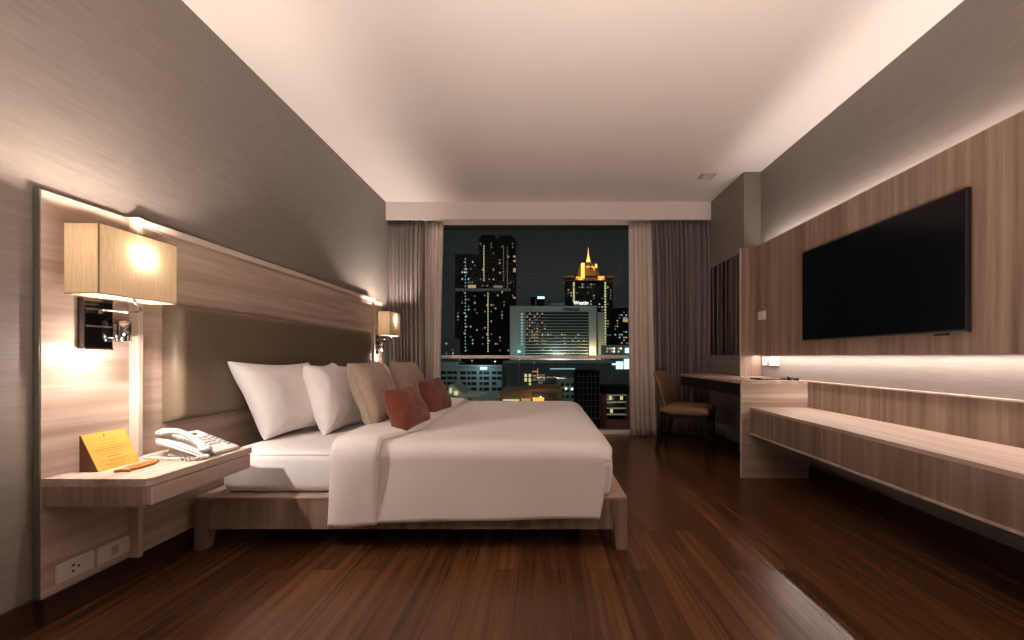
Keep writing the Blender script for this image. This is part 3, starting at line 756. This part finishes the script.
strip(t1, 465.4, 259, 352, 3.4, 'win_cool', .7, .6, .4); strip(t1, 503.8, 247, 283, 2.8, 'win_dim', .8); strip(t1, 507.6, 249, 288, 3.2, 'win_dim', .8)
bbox(t1, 'lobby_light', 468, 476, 285, 288, 'win_warm', .6); bbox(t1, 'lobby_light', 494, 503, 286, 288.5, 'win_dim', 4.7)
windows(t1, 457, 478, 257, 352, 10, 28, .14, ['win_dim', 'win_dim', 'win_warm', 'win_cool'], seed=5, cap=40, out=.4)
windows(t1, 480, 514, 243, 352, 16, 34, .10, ['win_dim', 'win_dim', 'win_warm'], seed=8, cap=50, out=4.4)
for y in (256.5, 261, 269, 271, 297.5): bbox(t1, 'lit_window', 513.5, 515.6, y, y+1.4, 'win_warm', 4.6)
# pale hotel slab
ht = building('hotel_building', 430, 510, 597, 306, 'concrete_pale', 'wide pale slab building in mid window with many lit floors', 22)
bbox(ht, 'side_wing', 596, 605, 312, 362, 'concrete_pale', -2, 20); bbox(ht, 'roof_plant', 551, 565, 303, 306.5, 'concrete_grey', 0, 12)
bbox(ht, 'corner_column', 589, 596, 306, 362, 'concrete_pale', 2.2)
for k in range(15): bbox(ht, 'window_band', 525.5, 588.5, 312.2+3*k, 313.9+3*k, 'glass_dark', .5)
windows(ht, 526, 546, 312.2, 342, 8, 10, .5, ['win_warm', 'win_dim'], seed=2, cap=45, out=.8, w=.55, h=.45)
windows(ht, 533, 588, 333.2, 354.2, 20, 7, .42, ['win_yellow', 'win_warm', 'win_dim'], seed=3, cap=48, out=.8, w=.5, h=.42)
strip(ht, 521.8, 314, 347, 3.0, 'win_cool', 1.6, .7, .5)
def text(parent, body, size, loc, mat, ext=.1, name='lettering'):
    cu = bpy.data.curves.new(name, 'FONT'); cu.body = body; cu.size = size; cu.extrude = ext; cu.align_x = 'CENTER'; cu.align_y = 'CENTER'
    cu.materials.append(MATS[mat]); cu.offset = size*.02
    t_ = bpy.data.objects.new('t_', cu); col.objects.link(t_); bpy.context.view_layer.update()
    me = bpy.data.meshes.new_from_object(t_.evaluated_get(bpy.context.evaluated_depsgraph_get())); bpy.data.objects.remove(t_)
    o = bpy.data.objects.new(name, me); col.objects.link(o); o.parent = parent
    o.location = Vector(loc)-Vector(parent.location); o.rotation_euler = (PI/2, 0, 0); return o
text(ht, 'WINDSOR', 3.6, (PX(571, 430), 429, PZ(309.2, 430)), 'glass_dark')
rs = empty('rooftop_sign', (PX(580, 432), 432, PZ(306, 432))); tag(rs, 'glowing white rooftop sign on the pale slab building', 'sign')
text(rs, 'Westin', 5.2, (PX(581, 432), 432, PZ(303, 432)), 'win_white', .2)
bbox(rs, 'mount', 574, 588, 305.2, 306, 'concrete_grey', .2, .2)
# golden-topped tower
D = 620; gt = building('golden_tower', D, 566, 613, 281, 'tower_green', 'dark tower with glowing golden temple-like crown and spire', 35)
def lathe4(r, prof, cx, cy, D, mat, name, sides=4, rot=PI/4):
    m = bmesh.new(); rings = []
    for rad, py in prof:
        rings.append([m.verts.new((PX(cx, D) + rad*D/F*math.cos(rot+2*PI*k/sides)*1.414, cy + rad*D/F*math.sin(rot+2*PI*k/sides)*1.414, PZ(py, D))) for k in range(sides)])
    for a, b_ in zip(rings, rings[1:]):
        for k in range(sides): m.faces.new((a[k], a[(k+1) % sides], b_[(k+1) % sides], b_[k]))
    m.faces.new(rings[0][::-1]); m.faces.new(rings[-1])
    o = MB().join(m).build(name, mat); adopt(r, o); return o
lathe4(gt, [(15, 281), (13.5, 279), (9, 277), (8.5, 272)], 589, D+14, D, 'roof_brown', 'terrace_roof')
lathe4(gt, [(9, 276), (7.5, 268), (7.2, 265.5), (5, 262.5), (2.4, 260.5)], 589, D+14, D, 'gold_tile', 'crown', 8, PI/8)
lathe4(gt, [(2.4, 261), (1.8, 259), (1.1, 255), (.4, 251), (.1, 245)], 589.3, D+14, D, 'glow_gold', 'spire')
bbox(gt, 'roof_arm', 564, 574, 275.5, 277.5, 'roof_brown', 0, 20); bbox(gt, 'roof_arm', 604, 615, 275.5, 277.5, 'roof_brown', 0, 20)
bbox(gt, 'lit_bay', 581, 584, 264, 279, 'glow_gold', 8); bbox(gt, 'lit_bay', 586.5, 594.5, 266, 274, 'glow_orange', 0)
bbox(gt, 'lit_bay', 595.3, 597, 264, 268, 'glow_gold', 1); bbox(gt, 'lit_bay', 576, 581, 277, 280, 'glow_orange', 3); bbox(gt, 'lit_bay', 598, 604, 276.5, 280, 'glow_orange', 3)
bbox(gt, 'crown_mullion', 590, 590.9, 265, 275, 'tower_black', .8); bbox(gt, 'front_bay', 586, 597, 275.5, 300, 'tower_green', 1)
strip(gt, 573.8, 283, 303, 2.0, 'win_yellow', 1.7, .8, .7); strip(gt, 605.2, 283, 350, 2.7, 'win_yellow', 1.7, .8, .6)
windows(gt, 567, 612, 283, 345, 16, 22, .28, ['win_dim', 'win_dim', 'win_warm', 'win_cool'], seed=12, cap=80, out=1.2, w=.55, h=.35)
# other far ones
sb = building('office_block', 500, 530.5, 544, 297, 'tower_black', 'small dark block with a white rooftop sign left of the golden tower', 14)
bbox(sb, 'roof_sign', 537.5, 544.5, 296.5, 298.8, 'sign_blue', .5); bbox(sb, 'mast', 535.6, 536.2, 299, 306, 'concrete_pale', .5)
rb = building('office_block', 520, 613, 636, 308, 'tower_black', 'dark distant block half hidden by the right sheer curtain', 20)
windows(rb, 614, 634, 311, 350, 9, 14, .3, ['win_dim', 'win_warm', 'win_cool'], seed=22, cap=40, out=.8)
bbox(rb, 'lit_window', 623, 628, 319, 322, 'win_warm', .8)
lb = building('office_block', 260, 440, 455, 338, 'concrete_dark', 'low grey block at the left window edge before the dark tower', 15)
windows(lb, 441, 454, 342, 355, 6, 4, .3, ['win_cool', 'win_dim'], seed=23, cap=12)
rw = building('office_block', 300, 604, 634, 345, 'concrete_grey', 'low block with bright shopfronts right above the window bar', 15)
windows(rw, 606, 622, 347, 353, 7, 2, .8, ['win_yellow', 'win_warm', 'win_white'], seed=24, cap=14, w=.75, h=.6)
bbox(rw, 'sign_ring', 625, 630, 348, 353, 'sign_blue', .6)
bl = building('office_block', 240, 613, 634, 357, 'concrete_dark', 'low dark block with glowing blue-white billboards', 15)
bbox(bl, 'billboard', 616, 623, 361.5, 369, 'sign_blue', .6); bbox(bl, 'billboard', 624, 631, 359, 369, 'sign_blue', .6); bbox(bl, 'billboard', 607, 616, 363.5, 365, 'sign_blue', .6)
# long low flat roofs in the middle
wr = building('warehouse', 200, 503, 612, 361, 'concrete_dark', 'long low flat-roofed warehouse below the window bar', 60)
bbox(wr, 'roof_edge', 550, 575, 368.3, 369.3, 'win_cool', .4); bbox(wr, 'roof_edge', 503, 612, 361, 363.3, 'concrete_grey', .3)
# pale midrise on the left
md = building('apartment_building', 110, 457, 502, 365.5, 'concrete_grey', 'pale four-storey apartment building at the lower left of the window', 12)
bbox(md, 'left_wing', 430, 458, 362, 400, 'concrete_grey', .2, 9)
D = 110
for j in range(4):
    y = 371.2 + j*5.4
    for (a, b_) in ((460.5, 466), (467.5, 470.5), (471.5, 476.5), (479.5, 482.5), (483.5, 489), (492, 496), (497, 501.5)):
        if R.random() < .95: bbox(md, 'window', a, b_, y, y+2.8, 'glass_dark', .15)
    for (a, b_) in ((441, 446), (447.5, 452.5), (453.5, 457)): bbox(md, 'window', a, b_, y-.2, y+2.6, 'glass_dark', .35)
bbox(md, 'parapet', 457, 502, 365.2, 366, 'concrete_pale', .5)
bbox(md, 'floodlight', 480.5, 487.5, 366.8, 369.6, 'sign_blue', .9, -.5)
# lit house roof in front of it
hs_ = building('small_house', 70, 449, 463, 391, 'roof_pale', 'small lit house with pale sloping roof behind the far rust cushion', 8)
D = 70; o = MB().prism([(PX(452, D), PZ(384, D)), (PX(456, D), PZ(384.5, D)), (PX(466, D), PZ(393, D)), (PX(484, D), PZ(394.5, D)), (PX(464, D), PZ(397, D)), (PX(450, D), PZ(393, D))], 1, D-2, D+5).build('roof', 'roof_pale'); adopt(hs_, o)
bbox(hs_, 'lit_window', 452.5, 454.5, 387, 392, 'win_yellow', 2.3, -2); bbox(hs_, 'lit_window', 457, 460.5, 390, 394, 'win_yellow', 2.3, -2)
# yellow-windowed house
yh = building('low_house', 120, 519, 546, 368, 'concrete_dark', 'low house with bright yellow windows below the window bar', 10)
for a, b_, y0, y1 in ((524.5, 527, 374, 377), (528.7, 531, 374, 377), (524.5, 527, 378, 381.5), (528.7, 531, 378, 382), (529, 531, 383, 388), (532.5, 538, 371, 372), (532.5, 536.5, 375.2, 376), (533, 536, 379.5, 380.3), (537.3, 538, 368.5, 380)):
    bbox(yh, 'lit_window', a, b_, y0, y1, 'win_yellow' if a < 532 else 'win_warm', .4)
windows(yh, 538, 545, 374, 384, 3, 4, .9, ['win_dim'], seed=31, cap=12, out=.4, w=.8, h=.8)
# brown roofed market with orange lights
mk = building('market_hall', 85, 500, 560, 391.5, 'roof_brown', 'low brown-roofed hall with orange lights just above the bed', 14)
D = 85; o = MB().prism([(PX(498, D), PZ(397, D)), (PX(508, D), PZ(392, D)), (PX(522, D), PZ(389, D)), (PX(540, D), PZ(387.5, D)), (PX(562, D), PZ(388, D)), (PX(562, D), PZ(398, D)), (PX(498, D), PZ(399, D))], 1, D-2, D+10).build('roof', 'roof_brown'); adopt(mk, o)
bbox(mk, 'shop_light', 533, 544, 396.5, 401, 'glow_orange', 2.6, -2); bbox(mk, 'shop_light', 504, 520, 398.3, 402, 'win_yellow', 2.6, -2); bbox(mk, 'shop_light', 522, 531, 397.5, 402, 'win_warm', 2.6, -2)
bbox(mk, 'fascia', 533, 556, 392.5, 396, 'concrete_dark', 2.4, -2); bbox(mk, 'lamp', 540, 541.5, 395, 396.5, 'win_white', 2.6, -2)
# beige block with two lamps, dark gridded tower, red balconies
bb = building('office_block', 100, 558, 581, 380, 'concrete_grey', 'grey block with two white lamps beside the dark gridded building', 12)
for j in range(4):
    for i in range(4): bbox(bb, 'window', 561+i*5, 564+i*5, 383+j*6, 386+j*6, 'glass_dark', .1)
bbox(bb, 'lamp', 565, 567, 387.5, 389.5, 'win_white', .5); bbox(bb, 'lamp', 571, 573, 388, 390, 'win_white', .5)
dt = building('office_block', 75, 578, 600, 371, 'tower_black', 'dark gridded building in the lower right of the window', 10)
for i in range(6): bbox(dt, 'mullion', 579+i*4, 579.4+i*4, 373, 420, 'concrete_dark', .15)
for j in range(8): bbox(dt, 'spandrel', 578, 600, 376+j*6, 376.5+j*6, 'concrete_dark', .12)
rbk = building('balcony_building', 80, 598, 634, 393, 'brick_red', 'red building with lit white balconies at the right window edge', 10)
for y in (394.2, 401.2, 407.3, 413.4): bbox(rbk, 'balcony', 606, 625, y, y+.9, 'win_white' if y < 0 else 'roof_pale', 1.2)
for y in (395.2, 402.2, 408.4): bbox(rbk, 'glazing', 606, 625, y, y+5, 'glass_dark', .15)
for a, y in ((609, 396), (620, 396), (610, 409)): bbox(rbk, 'lit_window', a, a+2.6, y, y+3.6, 'win_yellow', .3)
bbox(rbk, 'dark_roof', 601, 634, 387, 393.2, 'tower_black', .3, 8)
# street lamps
def street_lamp(px, py, D, mat, label, big=1.0):
    r = empty('street_lamp', (PX(px, D), D, GZ)); tag(r, label, 'street lamp', 'street lamps in the city')
    z = PZ(py, D); o = MB().cyl((PX(px, D), D, GZ), (PX(px, D), D, z), .12, 6).build('pole', 'concrete_grey')
    h_ = MB().sphere((PX(px, D), D, z), 1.0*big*D/F, (1, 1, .8)).build('lamp_head', mat, smooth=True); adopt(r, o, h_)
street_lamp(519, 351.5, 190, 'glow_teal', 'teal glowing lamp in front of the pale slab building', 1.7)
street_lamp(460, 359.5, 150, 'win_warm', 'leftmost small lamp just below the window bar', .8)
street_lamp(472, 360.5, 150, 'win_yellow', 'small lamp under the window bar, second from left', .8)
street_lamp(495, 361.5, 150, 'win_white', 'white lamp right of the pale apartment building roof', .9)
street_lamp(534, 362.5, 150, 'win_cool', 'bluish lamp over the yellow-windowed house', .6)
street_lamp(519.5, 359.5, 170, 'win_yellow', 'yellow lamp directly beneath the teal lamp', .8)

# ------------------------------------------------------------------ lights
def area(name, loc, size, power, color, rot=(0, 0, 0), sy=None, spread=None):
    l = bpy.data.lights.new(name, 'AREA'); l.energy = power; l.color = color; l.size = size
    if sy: l.shape = 'RECTANGLE'; l.size_y = sy
    if spread: l.spread = spread
    o = bpy.data.objects.new(name, l); o.location = loc; o.rotation_euler = rot; col.objects.link(o); return o
def point(name, loc, power, color, radius=1.0):
    l = bpy.data.lights.new(name, 'POINT'); l.energy = power; l.color = color; l.shadow_soft_size = radius
    o = bpy.data.objects.new(name, l); o.location = loc; col.objects.link(o); return o
def spot(name, loc, rot, power, color, angle, blend, radius):
    l = bpy.data.lights.new(name, 'SPOT'); l.energy = power; l.color = color; l.spot_size = math.radians(angle); l.spot_blend = blend; l.shadow_soft_size = radius
    o = bpy.data.objects.new(name, l); o.location = loc; o.rotation_euler = rot; col.objects.link(o); return o
WARM = (1, .85, .76)
area('led_below', (2.093, (YN+4.17)/2, .981), .012, 18, WARM, (0, 0, 0), 4.17-YN)
ar = area('led_and_fill_above', (2.09, 3.0, 2.045), .012, 1.5, (1, .84, .74), (0, 0, 0), 2.3)  # added second strip, tilted into the room to lighten the far ceiling
ar.rotation_euler = (0, math.radians(180+22), 0)
area('led_and_fill_above', (2.128, (YN+3.9)/2, 2.0), .012, 9, (1, .88, .78), (0, PI, 0), 3.9-YN)
# added unseen fill facing up to brighten the ceiling; no fixture stands here
area('ceiling_fill', (.2, .3, .45), .8, 78, (1, .84, .735), (PI, 0, 0), .9)
for q in (l1, l2):
    p_ = (q.location.x+.11, q.location.y-.025, .98)
    point('lamp_downlight', p_, 2.4 if q is l1 else 2.2, (1, .88, .79), .012)
    sp0 = spot('lamp_downlight', p_, (0, 0, 0), 17 if q is l1 else 9, (1, .88, .79), 150, 1.0, .012)
    sp0.rotation_euler = Vector((.62, .42 if q is l1 else -.42, -.66)).to_track_quat('-Z', 'Y').to_euler()
# night city: added sun lamp brightening the facades, floodlights and faint sky glow
s = bpy.data.lights.new('facade_fill', 'SUN'); s.energy = .5; s.color = (.95, 1, .93); s.angle = .2
o = bpy.data.objects.new('facade_fill', s); o.rotation_euler = (math.radians(52), 0, math.radians(-18)); col.objects.link(o)
point('flood', (PX(592, 430), 422, PZ(352, 430)), 9000, (1, .65, .35), 1)
point('flood', (PX(519, 430), 420, PZ(352, 430)), 700, (.3, 1, .9), 1)
point('flood', (PX(558, 430), 418, PZ(358, 430)), 22000, (.85, 1, .9), 8)
point('flood', (PX(484, 110), 106, PZ(367, 110)), 500, (.6, .85, 1), .5)
point('flood', (PX(580, 620), 612, PZ(279, 620)), 5000, (1, .4, .08), 1)
point('flood', (PX(600, 620), 612, PZ(279, 620)), 3000, (1, .4, .08), 1)
point('flood', (PX(537, 85), 81, PZ(399, 85)), 110, (1, .5, .2), .5)
point('flood', (PX(613, 80), 76, PZ(402, 80)), 70, (1, .85, .6), .5)
wd = bpy.data.worlds.new('night'); bpy.context.scene.world = wd; wd.use_nodes = True
nt = wd.node_tree; bg = nt.nodes['Background']
tc = N(nt, 'ShaderNodeTexCoord'); sp = N(nt, 'ShaderNodeSeparateXYZ'); L(nt, tc.outputs['Generated'], sp.inputs[0])
r = ramp(nt, [(0, (.0125, .0140, .0135)), (.12, (.0115, .0130, .0128)), (.5, (.007, .009, .009))]); L(nt, sp.outputs['Z'], r.inputs[0]); L(nt, r.outputs[0], bg.inputs[0])
bg.inputs[1].default_value = 1.0

# ------------------------------------------------------------------ camera
cam = bpy.data.cameras.new('camera'); co = bpy.data.objects.new('camera', cam); col.objects.link(co)
co.location = (0, 0, EYE); co.rotation_euler = (PI/2, 0, 0)
cam.sensor_width = 36; cam.lens = F*36/1024
cam.shift_x = (512-VX)/1024; cam.shift_y = (VY-320)/1024
cam.clip_start = .05; cam.clip_end = 3000
sc = bpy.context.scene; sc.camera = co
sc.view_settings.view_transform = 'Standard'; sc.view_settings.look = 'None'
sc.view_settings.exposure = .65; sc.view_settings.gamma = 1; sc.view_settings.use_curve_mapping = False
sc.cycles.use_denoising = True; sc.cycles.denoising_prefilter = 'ACCURATE'; sc.cycles.denoising_input_passes = 'RGB_ALBEDO_NORMAL'
sc.cycles.max_bounces = 10; sc.cycles.diffuse_bounces = 6; sc.cycles.transparent_max_bounces = 12
sc.cycles.sample_clamp_indirect = 4
for o in list(col.objects):
    if 'D' in o.keys(): del o['D']
